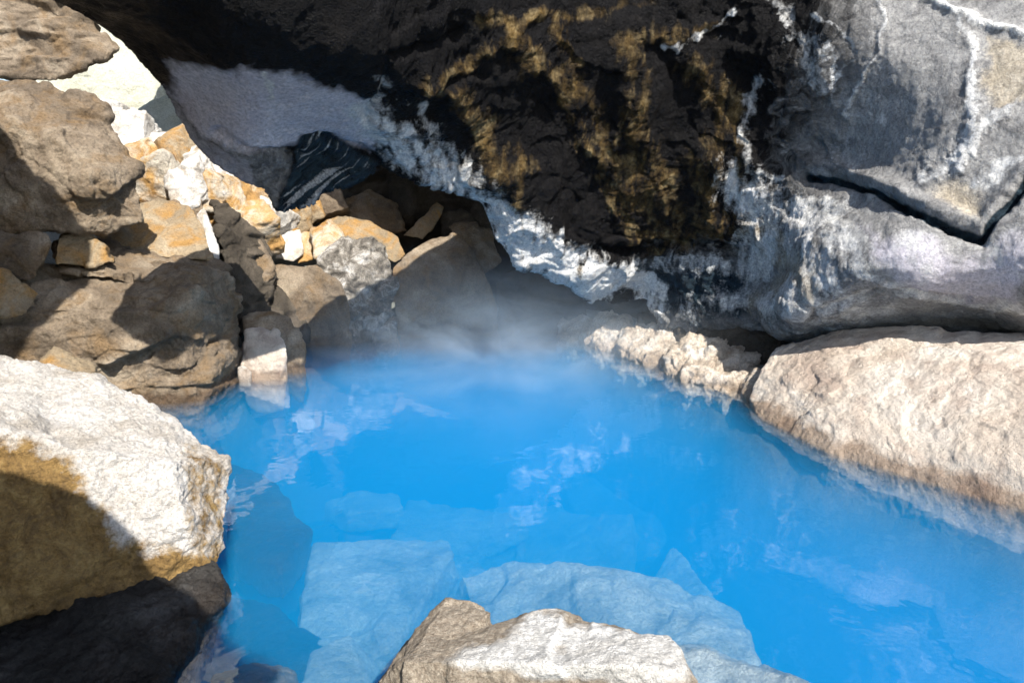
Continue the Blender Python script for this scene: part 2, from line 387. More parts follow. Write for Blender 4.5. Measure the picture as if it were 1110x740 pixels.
disp += .07 * np.exp(-(seg_dist(X, Y, [(x, y - 16) for x, y in CRACK]) / 11) ** 2)
for ln, w, a in [([(640, 270), (720, 262), (800, 268)], 5, .10), ([(880, 330), (960, 318), (1050, 322)], 4, .05), ([(400, 130), (420, 60), (500, 30)], 5, .06), ([(235, 140), (265, 160), (325, 163)], 4, .05), ([(330, 148), (345, 145), (385, 160), (412, 178)], 4, .05)]:
    disp -= a * np.exp(-(seg_dist(X + wob * .4, Y + wob2 * .4, ln) / w) ** 2)
# parallel grooves of the striated tooth
tooth = soft(X, Y, [(325, 148), (352, 145), (412, 180), (345, 218), (318, 230), (300, 228)], 5)
Xs, Ys = X + wob * .12, Y + wob2 * .12
tst = fbm(np.stack([(Xs * .60 + Ys * .80) * .15, (Ys * .60 - Xs * .80) * .010, X * 0], 1), 3, .65)
disp += tooth * .03 * tst
setv(me, V + N * (disp * (.25 + .75 * under))[:, None])
# mineral stains
yel = np.zeros(len(V)); whi = yel.copy(); crm = yel.copy(); gry = yel.copy(); lav = yel.copy(); tea = yel.copy()
for ln, w, a in RIBS: yel = np.maximum(yel, .66 * stroke(ln, w * 1.25))
for ln, w in [([(690, 180), (715, 210), (725, 235)], 26), ([(760, 180), (790, 240)], 24), ([(690, 252), (740, 262), (800, 250)], 12), ([(500, 100), (560, 190)], 20), ([(560, 60), (620, 90)], 20), ([(740, 70), (795, 110)], 20), ([(640, 100), (690, 220)], 12), ([(520, 20), (700, 10)], 10)]:
    yel = np.maximum(yel, .6 * stroke(ln, w))
for ln, w, a in [([(402, 128), (440, 160), (480, 182), (520, 205), (545, 240), (580, 275), (625, 300)], 28, 1.05), ([(530, 225), (560, 260), (600, 282), (645, 312)], 22, 1.7), ([(640, 295), (668, 290), (705, 312)], 17, 1.8), ([(410, 90), (415, 130)], 14, .75), ([(450, 110), (460, 160)], 10, .6),
                 ([(960, 0), (955, 60), (930, 105), (912, 135)], 3, 1.0), ([(948, 70), (925, 120)], 2.5, .8), ([(1008, -5), (1050, 20), (1115, 48)], 5, 1.1), (CREAM_EDGE, 6, .9), ([(1115, 85), (1085, 130), (1040, 182)], 7, .8), ([(880, 10), (930, 60), (890, 100)], 3, .7), ([(840, 20), (900, 60), (905, 110)], 3, .7), ([(1060, 270), (1110, 300)], 6, .7), ([(720, 45), (770, 30), (800, 15)], 4, .8),
                 ([(830, 90), (805, 130), (815, 170), (850, 190)], 8, .65), ([(805, 200), (840, 230), (890, 240), (930, 275)], 30, .8), ([(820, 280), (870, 250), (900, 300)], 26, .75), ([(690, 300), (712, 350)], 16, .9), ([(700, 280), (790, 290), (850, 275)], 16, .62), ([(720, 335), (800, 325), (900, 340)], 14, .62), ([(900, 220), (935, 290), (1000, 325), (1110, 335)], 8, .9),
                 ([(1060, 200), (1085, 180), (1110, 178)], 8, .9), ([(840, 0), (880, 50), (890, 95)], 9, .6), ([(860, 320), (960, 335)], 14, .7), ([(945, 110), (955, 130)], 14, .6), ([(980, 262), (1010, 290)], 14, .6), ([(290, 85), (295, 108)], 5, 1.), ([(345, 145), (348, 156)], 5, 1.)]:
    whi = np.maximum(whi, a * stroke(ln, w))
crm = np.maximum(crm, soft(Xw, Yw, [(1060, 40), (1125, 60), (1125, 100), (1080, 125), (1062, 90)], 10)); crm = np.maximum(crm, stroke([(1030, 210), (1050, 225)], 24)); crm = np.maximum(crm, .9 * stroke([(545, 240), (590, 280), (640, 305)], 14))
crm = np.maximum(crm, .9 * stroke([(650, 290), (700, 312)], 16)); crm = np.maximum(crm, .75 * stroke([(830, 250), (880, 300), (830, 330)], 26))
yel = np.maximum(yel, .12 * soft(Xw, Yw, [(430, 60), (560, 0), (800, 0), (850, 150), (820, 270), (680, 270), (560, 240), (450, 130)], 40)) * (1 + .7 * streak) + .15 * blot * (yel > .1)
whi = whi * (1 + .7 * streak) + .35 * ridged(V * 2.4, 5, .6) ** 3 * (Xw > 760) + .12 * blot
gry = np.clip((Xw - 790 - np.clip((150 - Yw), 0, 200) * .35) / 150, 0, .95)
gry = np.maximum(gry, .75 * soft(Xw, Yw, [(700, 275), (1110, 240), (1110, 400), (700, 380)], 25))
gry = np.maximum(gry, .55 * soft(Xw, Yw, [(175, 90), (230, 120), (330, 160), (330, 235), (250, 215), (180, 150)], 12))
lav = soft(Xw, Yw, [(178, 70), (335, 84), (400, 105), (415, 150), (400, 175), (335, 152), (262, 165), (205, 135)], 10)
lav = np.maximum(lav, 1.0 * soft(Xw, Yw, [(930, 240), (1000, 262), (1060, 285), (1112, 250), (1112, 330), (1000, 325)], 14))
lav = np.maximum(lav, .6 * soft(Xw, Yw, [(185, 95), (215, 140), (270, 175), (300, 225), (240, 195), (190, 140)], 8))
tea = np.maximum(tooth, .8 * soft(Xw, Yw, [(650, 275), (800, 275), (850, 350), (720, 350)], 20))
tea = np.maximum(tea, np.exp(-(ck / 5) ** 2)); lav *= 1 - tooth; gry *= 1 - tooth; whi = whi * (1 - .8 * tooth) + tooth * .7 * np.clip(tst * 3.2 - .55, 0, 1)
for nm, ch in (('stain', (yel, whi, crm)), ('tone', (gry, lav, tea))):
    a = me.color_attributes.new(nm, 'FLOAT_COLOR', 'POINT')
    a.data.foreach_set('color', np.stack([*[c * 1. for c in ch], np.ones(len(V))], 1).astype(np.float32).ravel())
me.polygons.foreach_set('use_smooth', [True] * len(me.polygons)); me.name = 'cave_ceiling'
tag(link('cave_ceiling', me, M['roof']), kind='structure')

# ------------------------------------------------------------------ rocks
BR, DB, TN, OC, PL, GR, CR = (M[k] for k in ('brown', 'darkbrown', 'tan', 'ochre', 'pale', 'grey', 'crusty'))
# foreground left boulder
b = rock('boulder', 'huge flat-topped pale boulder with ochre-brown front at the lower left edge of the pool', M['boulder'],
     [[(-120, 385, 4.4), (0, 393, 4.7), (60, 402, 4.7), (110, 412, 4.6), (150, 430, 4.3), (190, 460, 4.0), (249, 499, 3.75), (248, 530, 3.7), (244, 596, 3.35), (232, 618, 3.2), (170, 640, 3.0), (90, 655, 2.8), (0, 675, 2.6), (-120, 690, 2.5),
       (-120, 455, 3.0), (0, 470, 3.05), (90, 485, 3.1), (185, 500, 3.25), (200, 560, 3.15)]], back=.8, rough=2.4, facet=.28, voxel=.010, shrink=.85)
Vb = getv(b.data) + np.array(b.location); Xb, Yb = proj(Vb)
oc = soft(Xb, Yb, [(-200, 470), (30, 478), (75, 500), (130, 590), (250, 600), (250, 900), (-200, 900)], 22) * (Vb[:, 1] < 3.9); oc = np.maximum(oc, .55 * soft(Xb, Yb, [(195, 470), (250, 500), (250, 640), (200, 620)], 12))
low_shade = soft(Xb, Yb + Xb * .22, [(-200, 690), (300, 690), (300, 1000), (-200, 1000)], 16)  # near-black along the lower edge: undercut shade painted into the colour
a = b.data.color_attributes.new('stain', 'FLOAT_COLOR', 'POINT'); a.data.foreach_set('color', np.stack([oc, low_shade, oc * 0, oc * 0 + 1], 1).astype(np.float32).ravel())
rock('boulder', 'wet rock coloured near-black for shade under the huge pale boulder at the lower left', M['shadeblack'],
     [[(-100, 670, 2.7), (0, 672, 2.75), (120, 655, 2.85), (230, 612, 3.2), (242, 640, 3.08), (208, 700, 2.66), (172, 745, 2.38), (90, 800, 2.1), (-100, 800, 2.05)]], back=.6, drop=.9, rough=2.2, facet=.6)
# foreground bottom rock
rock('boulder', 'white flat-topped rock rising from the water at the bottom centre', M['flat'],
     [[(447, 706, 2.0), (480, 688, 2.07), (540, 672, 2.12), (590, 659, 2.15), (612, 660, 2.15), (650, 672, 2.12), (724, 690, 2.0), (738, 706, 1.9), (752, 742, 1.78), (436, 716, 1.9), (530, 714, 1.85), (600, 720, 1.8), (690, 722, 1.78), (742, 728, 1.8), (758, 800, 1.75), (440, 800, 1.85)],
      [(400, 752, 2.0), (440, 692, 2.15), (484, 646, 2.3), (505, 650, 2.3), (534, 662, 2.2), (520, 690, 2.1), (440, 714, 1.93), (430, 790, 1.9)]], back=.35, rough=.9, facet=.45, drop=.8, voxel=.008)
# small pale rock pair
rock('rock', 'small pale square rock at the waterline below the dark left cliff block', M['cream'],
     [[(264, 357, 7.6), (285, 354, 7.7), (303, 359, 7.55), (310, 378, 7.4), (305, 409, 7.3), (275, 411, 7.3), (262, 400, 7.4)]], back=.3, drop=.4, facet=.6)
rock('rock', 'thin curved pale-topped rock behind the small square rock at the waterline', BR,
     [[(262, 343, 7.95), (295, 338, 8.0), (316, 343, 7.95), (331, 372, 7.75), (326, 395, 7.65), (312, 385, 7.7), (300, 356, 7.8), (265, 355, 7.8)]], back=.3, drop=.5, facet=.6)
rock('rock', 'tiny pale stone at the waterline left of the small square rock', PL, [[(257, 397, 7.35), (265, 396, 7.4), (272, 402, 7.3), (271, 410, 7.25), (259, 410, 7.25)]], back=.1, drop=.1, facet=.3, rough=.5)
# left cliff blocks
rock('rock_block', 'largest grey-brown cliff block on the left, its vertical corner dropping into the water', BR,
     [[(-40, 300, 6.3), (60, 292, 6.9), (130, 285, 7.3), (190, 287, 7.3), (236, 292, 7.6), (253, 302, 7.7), (261, 400, 7.6), (256, 418, 7.5), (216, 436, 6.5), (150, 440, 6.3), (-40, 440, 5.8), (212, 312, 6.6), (190, 330, 6.45), (130, 330, 6.3), (0, 340, 6.0)]], back=.8, drop=.7, strata=1, rough=2.2, facet=.9)
rock('rock_slab', 'long cracked slab lying on top of the largest cliff block', BR,
     [[(58, 262, 7.0), (95, 262, 7.2), (150, 276, 7.3), (232, 281, 7.9), (250, 290, 7.8), (240, 306, 7.6), (205, 312, 6.9), (120, 300, 6.6), (60, 294, 6.5)]], back=.5, strata=1.5)
rock('rock', 'pinkish tan slab with curved right edge standing above the cracked slab', TN,
     [[(100, 262, 7.7), (135, 278, 7.5), (160, 278, 7.5), (232, 282, 7.8), (222, 245, 8.1), (206, 222, 8.3), (178, 215, 8.3), (150, 220, 8.2)]], back=.5, facet=.4)
rock('rock', 'narrow upright pale stone right of the pinkish tan slab', PL,
     [[(212, 232, 8.2), (222, 225, 8.3), (236, 262, 8.2), (238, 282, 8.1), (226, 280, 8.0)]], back=.3, facet=.5)
rock('boulder', 'big rounded brown boulder at the left edge beneath the opening', BR,
     [[(-60, 90, 7.0), (20, 84, 7.2), (60, 90, 7.3), (84, 98, 7.3), (110, 124, 7.3), (128, 160, 7.2), (150, 182, 7.1), (156, 240, 7.0), (125, 252, 6.9), (78, 250, 6.6), (0, 258, 6.4), (-60, 258, 6.4), (60, 150, 6.6), (100, 190, 6.6), (0, 130, 6.6)]], back=.9, rough=2.4, facet=.85)
rock('rock', 'blocky brown rock at the left edge under the big rounded boulder', BR, [[(-40, 246, 6.3), (0, 248, 6.4), (52, 252, 6.5), (56, 265, 6.4), (38, 304, 6.3), (0, 306, 6.2), (-40, 306, 6.1)]], back=.6)
rock('rock', 'wedge-shaped tan rock between the big rounded boulder and the cracked slab', TN, [[(66, 252, 6.7), (98, 253, 6.8), (128, 282, 6.8), (100, 290, 6.6), (60, 286, 6.5), (58, 270, 6.55)]], back=.5)
rock('rock', 'small light-tipped rock at the left edge above the dark hollow', TN, [[(-30, 288, 5.9), (5, 293, 6.0), (44, 318, 6.1), (40, 330, 6.0), (5, 345, 5.8), (-30, 345, 5.7)]], back=.5)
rock('rock', 'small pointed pale rock just behind the top of the huge left boulder', TN, [[(38, 398, 5.6), (58, 374, 5.8), (78, 386, 5.8), (102, 396, 5.8), (104, 408, 5.6), (60, 412, 5.4), (36, 410, 5.4)]], back=.3, drop=.4, facet=.6)
# dark slabs right of the cliff block
rock('rock', 'dark brown leaning slab between the pinkish slab and the pool corner', DB, [[(228, 215, 8.7), (262, 232, 8.8), (292, 268, 9.0), (300, 300, 8.9), (290, 345, 8.6), (262, 352, 8.2), (246, 300, 8.2), (236, 250, 8.3)]], back=.7, drop=.5, strata=1)
rock('rock', 'brown slab leaning below the ochre rubble', BR, [[(250, 262, 8.7), (275, 250, 8.9), (300, 285, 8.9), (296, 300, 8.8), (278, 320, 8.6), (258, 300, 8.5)]], back=.4)
rock('rock', 'low dark rock behind the thin curved rock at the waterline', DB, [[(262, 325, 8.8), (300, 312, 9.2), (330, 350, 9.2), (330, 368, 9.0), (290, 360, 8.6), (262, 350, 8.4)]], back=.5, drop=.7)
rock('rock_block', 'square grey-brown block with pale top corner standing in the water', BR,
     [[(286, 292, 9.4), (318, 286, 9.5), (345, 288, 9.4), (368, 306, 9.2), (381, 340, 9.2), (378, 369, 9.2), (328, 369, 9.2), (306, 350, 9.2), (300, 320, 9.2)]], back=.7, drop=.5, facet=.6)
rock('rock', 'knobbly black-and-white crusted rock at the far left of the pool', CR,
     [[(342, 290, 9.4), (352, 270, 9.6), (372, 258, 9.7), (400, 256, 9.8), (412, 262, 9.8), (424, 285, 9.8), (429, 312, 9.7), (412, 350, 9.5), (398, 362, 9.5), (380, 345, 9.4), (366, 310, 9.3)]], back=.6, rough=3.5, facet=1.2, drop=.4)
rock('rock', 'small white knob of rock at the waterline below the knobbly crusted rock', CR, [[(402, 345, 9.6), (418, 337, 9.7), (430, 345, 9.6), (431, 362, 9.5), (418, 370, 9.4), (405, 362, 9.4)]], back=.25, drop=.3, rough=2.)
rock('boulder', 'large smooth brown boulder with a sloping tan top at the back of the pool', BR,
     [[(424, 290, 9.9), (445, 268, 10.1), (470, 256, 10.3), (492, 252, 10.3), (515, 272, 10.1), (528, 300, 10.0), (540, 335, 10.0), (538, 362, 9.9), (435, 362, 9.8), (426, 330, 9.7)]], back=1.0, drop=.5, facet=.6)
rock('rock_slab', 'flat greenish-tan slab lying behind the knobbly crusted rock', TN, [[(352, 240, 10.3), (366, 234, 10.5), (400, 240, 10.6), (432, 258, 10.6), (441, 275, 10.4), (430, 286, 10.2), (395, 268, 10.1), (360, 255, 10.1)]], back=.7, facet=.5)
rock('rock', 'rust-brown pyramid rock behind the square block', M['ochre'], [[(338, 248, 9.9), (358, 236, 10.0), (378, 262, 10.0), (365, 275, 9.8), (340, 280, 9.7)]], back=.5)
rock('rock', 'pale square stone among the ochre rubble above the square block', PL, [[(294, 252, 9.9), (326, 248, 10.0), (330, 275, 9.8), (318, 284, 9.7), (298, 280, 9.7)]], back=.4, facet=.4)
rock('rock', 'ochre stone right of the pale square stone', OC, [[(326, 248, 10.1), (341, 252, 10.1), (340, 282, 9.9), (322, 286, 9.8)]], back=.4, facet=.5)
rock('rock', 'slim pointed tan rock in the back recess', TN, [[(436, 256, 11.0), (455, 240, 11.2), (474, 220, 11.3), (482, 224, 11.3), (470, 248, 11.1), (458, 260, 11.0)]], back=.5, facet=.5)
rock('rock', 'brown rock on the right of the back recess', BR, [[(484, 244, 11.0), (505, 238, 11.2), (528, 246, 11.1), (545, 285, 10.9), (520, 300, 10.7), (495, 262, 10.8)]], back=.6)
rock('rock', 'dark brown rock at the back of the recess behind the slim pointed rock', DB, [[(475, 232, 11.4), (500, 226, 11.6), (520, 240, 11.5), (515, 262, 11.3), (480, 260, 11.2)]], back=.6)
rock('rock', 'brown rock under the arch left of the slim pointed rock', BR, [[(372, 215, 11.2), (400, 205, 11.4), (430, 222, 11.4), (440, 250, 11.2), (405, 255, 10.9), (372, 240, 10.9)]], back=.6)
rock('boulder', 'dim misty brown boulder at the right end of the back of the pool', DB, [[(538, 310, 10.4), (560, 292, 10.6), (600, 298, 10.6), (632, 325, 10.3), (640, 368, 9.9), (535, 366, 10.2)]], back=.8, drop=.5)

# ochre / white rubble under the opening
RUB = [(118, 130, 10.2, 34, 22, 'pale'), (140, 150, 10.0, 34, 26, 'pale'), (165, 165, 10.0, 36, 22, 'pale'), (150, 178, 9.4, 30, 30, 'ochre'), (170, 198, 9.2, 44, 40, 'ochre'), (188, 168, 9.7, 34, 30, 'tan'),
       (205, 186, 9.9, 44, 32, 'pale'), (238, 196, 10.2, 44, 30, 'pale'), (206, 208, 9.0, 30, 36, 'pale'), (228, 215, 9.3, 38, 30, 'ochre'), (250, 210, 9.8, 34, 28, 'pale'), (262, 224, 9.7, 34, 36, 'ochre'), (248, 238, 9.3, 34, 30, 'ochre'),
       (283, 218, 10.2, 34, 30, 'ochre'), (292, 238, 9.9, 30, 28, 'pale'), (276, 250, 9.4, 36, 34, 'ochre'), (308, 232, 10.5, 34, 26, 'ochre'), (332, 226, 10.9, 34, 28, 'tan'), (322, 246, 10.3, 26, 16, 'tan'), (355, 222, 11.0, 30, 26, 'brown'),
       (200, 240, 8.9, 30, 30, 'brown')]
RL = ['white stone highest in the sunlit rubble below the opening', 'white sunlit stone second from the top of the rubble', 'white sunlit stone beside the grey slope in the rubble', 'ochre stone touching the big rounded boulder',
      'large ochre stone with white top above the pinkish slab', 'tan stone in the upper rubble between two white ones', 'white sunlit stone in the middle of the rubble', 'wide white stone along the outer edge of the rubble', 'pale stone just above the narrow upright stone',
      'ochre stone right of the narrow upright stone', 'white stone under the lavender roof edge in the rubble', 'tall ochre stone in the lower rubble', 'ochre stone above the dark leaning slab', 'ochre stone under the tip of the dark roof tooth', 'white stone left of the pale square stone',
      'ochre stone above the brown leaning slab', 'ochre stone directly beneath the dark roof tooth', 'tan stone right beneath the dark roof tooth', 'small tan stone on top of the pale square stone', 'brown stone where the rubble meets the back recess', 'brown stone hidden between the pinkish slab and the dark leaning slab']
from mathutils import Euler
def chunk(c, w, h):
    """a broken angular stone: a skewed, tilted block with knocked-off corners"""
    e = Euler((random.uniform(-.5, .5), random.uniform(-.45, .45), random.uniform(0, 3.1))); pts = []
    for sx in (-1, 1):
        for sy in (-1, 1):
            for sz in (-1, 1):
                k = random.uniform(.7, 1.15)
                v = Vector((sx * w * k * random.uniform(.8, 1.1), sy * w * k * .9, sz * h * k)); v.rotate(e); pts.append(c + v)
    pts += [c + Vector((random.uniform(-1, 1) * w, random.uniform(-1, 0) * w, h * random.uniform(.8, 1.25)))]
    return pts
for (x, y, d, w, h, m), lb in zip(RUB, RL):
    k = d / F * .70
    rock('rock', lb, M[m], [chunk(P(x, y, d), w * k, h * k)], facet=.75, group='rubble stones below the opening', voxel=.018)
for k in range(22):
    t_ = random.random() * .5; x = 135 + 215 * t_ + random.uniform(-14, 14); y = 160 + 85 * t_ ** .8 + random.uniform(-20, 12)
    d = 10.2 - .02 * (y - 160) + random.uniform(-.5, .3); r_ = random.uniform(.03, .085)
    rock('rock', 'small angular stone filling the gaps between the larger rubble stones below the opening', M[random.choice(['pale', 'tan', 'ochre', 'brown'])], [chunk(P(x, y, d), r_, r_ * .8)], facet=.6, group='small stones in the rubble', voxel=.018)

# rocks seen outside through the opening
rock('boulder', 'tan layered boulder at the top left corner outside the opening', BR, [[(-60, -60, 9.5), (0, -30, 9.8), (60, -10, 10), (90, 25, 10), (132, 52, 9.9), (105, 66, 9.8), (60, 86, 9.6), (0, 84, 9.4), (-60, 80, 9.2)]], back=1.0, strata=1.5, rough=1.5)
rock('cliff', 'bright yellowish sunlit rock face outside behind the opening', M['outside'], [[(20, 0, 15), (60, -40, 15), (180, -20, 15), (330, 120, 15), (300, 220, 14.5), (40, 200, 14), (20, 100, 14.5)]], back=1.5, facet=.3, cat='cliff')
rock('cliff', 'smooth grey-blue shaded rock slope outside the opening', M['outside'], [[(120, 132, 12.5), (150, 118, 12.6), (190, 98, 12.8), (310, 140, 12.6), (330, 240, 12), (240, 240, 11.8), (165, 200, 11.8)],
      [Vector(p) for p in [(-6.9, 9.5, 5.0), (-3.0, 9.3, 5.0), (-2.5, 13.8, 4.9), (-6.6, 13.8, 4.9), (-6.9, 9.6, 5.7), (-3.0, 9.4, 5.7), (-2.5, 13.8, 5.9), (-6.6, 13.8, 5.9)]],  # unseen slab and its supporting wall, added to shade the slope
      [Vector((x, y, z)) for x in (-6.2, -2) for y in (13, 14) for z in (0, 5.6)]], back=.8, facet=.15, voxel=.05, cat='cliff')

# right bank
rock('rock_ledge', 'broad smooth cream ledge sloping into the water along the right', M['cream'],
     [[(822, 405, 6.6), (848, 374, 6.9), (905, 358, 6.6), (1000, 352, 6.1), (1110, 364, 5.6), (1300, 380, 4.9), (812, 430, 6.4), (822, 452, 6.05), (845, 466, 5.75), (900, 492, 5.1), (1000, 519, 4.6), (1110, 548, 4.15), (1300, 612, 3.4), (900, 430, 5.6), (1000, 450, 5.0), (1110, 470, 4.5), (1300, 500, 3.7)],
      [Vector((x, y, z)) for x, y in [(3.75, 3.2), (4.5, 1.6), (6.2, 1.5), (6.2, 4.6), (4.4, 4.0)] for z in (-.8, .6)]],
     back=.8, drop=.8, facet=.3, voxel=.014, cat='ledge', size=1.7)
rock('rock', 'dull grey-brown stone wedged at the left end of the cream ledge', M['crust'], [[(800, 415, 6.9), (818, 398, 7.0), (832, 410, 6.6), (828, 440, 6.3), (818, 448, 6.2), (802, 436, 6.6)]], back=.4, drop=.4)
rock('rock', 'rough knobbly tan rock on the shore left of the cream ledge', M['crust'], [[(722, 378, 7.9), (745, 362, 8.1), (790, 366, 7.9), (825, 385, 7.4), (812, 425, 6.9), (790, 428, 6.75), (750, 412, 7.2), (724, 398, 7.6)]], back=.6, drop=.5, rough=4., facet=1.3)
rock('rock', 'pale knobbly shore rock left of the rough tan rock', M['crust'], [[(668, 372, 8.6), (690, 350, 9.0), (722, 348, 8.8), (736, 372, 8.3), (735, 398, 7.9), (700, 392, 8.0), (672, 384, 8.4)]], back=.6, drop=.5, rough=3.5, facet=1.2)
rock('rock', 'pale knobbly shore rock in the middle of the far right shore', M['crust'], [[(632, 358, 9.4), (650, 338, 9.7), (680, 345, 9.3), (694, 368, 8.9), (680, 384, 8.5), (648, 374, 8.9)]], back=.6, drop=.5, rough=3.5, facet=1.2)
rock('rock', 'farthest low knobbly shore rock on the right, fading into the mist', M['crust'], [[(603, 360, 9.9), (606, 346, 10.1), (625, 338, 10.2), (648, 352, 9.6), (646, 372, 9.2), (615, 370, 9.5)]], back=.5, drop=.4, rough=3.)
rock('rock', 'dark brown rock in the crevice between the knobbly shore and the overhanging wall', DB, [[(690, 340, 9.2), (730, 345, 8.8), (800, 352, 8.2), (850, 362, 7.4), (845, 385, 7.2), (780, 375, 7.9), (700, 365, 8.9)]], back=.6, drop=.3, rough=2.)

# sunken rocks: (outline in the picture, depth of their tops)
SUNK = [([(505, 618), (560, 606), (640, 612), (720, 628), (800, 668), (812, 720), (700, 760), (520, 700)], -.35, 'wide pale slab under water just behind the white foreground rock', 'lime'),
        ([(728, 592), (700, 640), (770, 690), (800, 668), (760, 620)], -.7, 'triangular pale sunken rock right of the wide slab', 'lime'),
        ([(720, 690), (760, 700), (860, 728), (920, 760), (860, 800), (720, 780)], -.12, 'pale sunken tongue of rock right of the white foreground rock', 'lime'),
        ([(345, 590), (400, 580), (480, 585), (495, 600), (470, 650), (430, 700), (370, 740), (320, 700)], -.55, 'broad pale sunken slab left of the white foreground rock', 'lime'),
        ([(440, 545), (520, 548), (560, 560), (510, 590), (470, 600), (430, 575)], -.9, 'middle sunken slab ahead of the broad pale slab', 'lime'),
        ([(560, 555), (690, 560), (680, 600), (640, 625), (560, 600)], -1.0, 'sunken slab in the middle of the pool', 'lime'),
        ([(350, 540), (390, 530), (440, 535), (430, 550), (380, 556)], -.8, 'narrow sunken stone in the middle left of the pool', 'lime'),
        ([(250, 505), (290, 520), (330, 570), (300, 610), (250, 600)], -.35, 'rounded sunken rock beside the huge left boulder', 'darkbrown'),
        ([(190, 440), (235, 450), (250, 500), (215, 480)], -.3, 'sunken rock between the cliff block and the huge left boulder', 'darkbrown'),
        ([(240, 640), (300, 650), (360, 690), (340, 740), (220, 740), (210, 690)], -.5, 'dark sunken rock under the lower left boulder', 'shadeblack'),
        ([(225, 728), (270, 716), (325, 728), (330, 770), (230, 780)], -.1, 'rounded grey rock just under the surface at the bottom left', 'grey'),
        ([(470, 560), (600, 545), (660, 575), (600, 640), (500, 650)], -1.15, 'deep dim slab lying under the sunken slab in the middle of the pool', 'lime'),
        ([(600, 520), (700, 505), (760, 540), (740, 590), (640, 580)], -1.25, 'deepest dim slab toward the far middle of the pool', 'lime'),
        ([(380, 610), (500, 600), (560, 640), (500, 700), (420, 690)], -.9, 'dim slab tucked between the broad pale slab and the wide pale slab', 'lime'),
        ([(330, 700), (380, 690), (420, 720), (400, 770), (320, 770)], -.5, 'small sunken rock between the grey rounded rock and the white rock', 'lime')]
for poly, zt, lb, m in SUNK:
    top = [Z(x + random.uniform(-9, 9), y + random.uniform(-5, 5), zt - .08 + random.uniform(-.12, .08)) for x, y in poly]
    c = sum(top, Vector()) / len(top)
    bot = [Vector((c.x + (p.x - c.x) * 1.06, c.y + (p.y - c.y) * 1.06, p.z - .2)) for p in top]
    rock('sunken_rock', lb, M[m], [top + bot], facet=.5, voxel=.016, group='rocks under the water')

# unseen rock blocks added on the left to shade the huge boulder and cliff
SHADE_BLOCKS = [[Vector(p) for p in [(-1.9, 1.2, 3.1), (-1.42, .85, 3.1), (-1.0, .5, 3.1), (-.52, .12, 3.1), (.0, .0, 3.1), (.3, -.2, 3.1), (.4, -2, 3.3), (-3.4, -2, 3.2), (-3.4, 1.3, 3.0), (-3.4, .7, 4.1), (-1.4, .0, 4.0), (.0, -1, 4.0), (.2, -2, 4.2), (-3.4, -2, 4.4)]],
         [Vector(p) for p in [(-3.1, 1.7, 3.3), (-3.1, -2, 3.3), (-3.1, -2, -.6), (-3.3, 1.6, -.6), (-4.6, 1.8, -.6), (-4.6, -2, -.6), (-4.6, 1.8, 4.4), (-4.6, -2, 4.4), (-3.1, 1.2, 4.3)]],
         [Vector((x, y, z)) for x, y in [(-2.9, 3.5), (-4.0, 4.2), (-5.2, 5.3), (-7, 5.5), (-7, 1.2), (-3.2, .8)] for z in (4.35, 5.0)]]
random.seed(21)
for H_ in SHADE_BLOCKS[:1]:
    for p in H_: p.y -= .12
mo = rock('cave_ceiling', None, M['darkbrown'], SHADE_BLOCKS, voxel=.05, cat=None, facet=.6); tag(mo, kind='structure'); mo.name = 'shade_overhang'
# the left wall of the rift, beside the picture
lw = rock('cave_wall', None, M['brown'], [[Vector((x, y, z)) for x, y, z in [(-4.1, 3.0, -.3), (-6.2, 6.0, -.3), (-8.6, 9.0, 0), (-11, 9.5, 0), (-7, 2.2, -.3), (-4.6, 3.1, 2.2), (-6.6, 6.0, 3.2), (-9.2, 9.2, 4.4), (-11, 9.5, 4.5), (-7, 2.2, 4.2), (-5.4, 3.0, 4.3)]]], voxel=.045, cat=None, size=2.2); tag(lw, kind='structure')
# ------------------------------------------------------------------ ground, bed, water
def poly_sd(X, Y, poly):
    d = seg_dist(X, Y, list(poly) + [poly[0]]); return np.where(inpoly(X, Y, poly), -d, d)
POOL = [tuple(Z(*q)[:2]) for q in [(250, 410), (300, 385), (330, 368), (440, 362), (540, 360), (610, 366), (700, 398), (790, 432), (830, 466), (900, 492), (1000, 520), (1110, 550)]] + [(4.6, 2.6), (3.6, .9), (1.6, 1.0), (.2, 1.2), (-1.1, 1.6), (-1.6, 2.0), (-2.4, 3.4), (-3.4, 5.6)]
gx, gy = np.meshgrid(np.arange(-22, 20, .16), np.arange(-14, 26, .16))
nx = gx.shape[1]; ny = gx.shape[0]; gx = gx.ravel(); gy = gy.ravel()
sd = poly_sd(gx, gy, POOL)
q = np.stack([gx, gy, gx * 0], 1)
h = np.where(sd < 0, np.maximum(-2.3, -.25 + sd * 1.6), -.25 + sd * .5)
up = np.clip(sd, 0, 8)
h = np.where((sd > 0) & (gx < 0) & (gy > 5), np.minimum(-.25 + up * .62, 2.6), h); h = np.minimum(h, 3.2)
h = np.where((gy < 3) & (sd > 0), np.minimum(h, .35), h)
h = np.where(((gx > 0) & (gy > 3) | (gx > -2.2) & (gy > 9)) & (sd > 0), np.minimum(h, .2), h)
h = h + .12 * fbm(q * .9, 4) + .03 * fbm(q * 4, 3)
idx = np.arange(nx * ny).reshape(ny, nx)
Fq = np.stack([idx[:-1, :-1], idx[:-1, 1:], idx[1:, 1:], idx[1:, :-1]], -1).reshape(-1, 4)
me = bpy.data.meshes.new('ground'); me.from_pydata(np.stack([gx, gy, h], 1).tolist(), [], Fq.tolist()); me.polygons.foreach_set('use_smooth', [True] * len(Fq))
tag(link('ground', me, M['bed']), kind='structure')

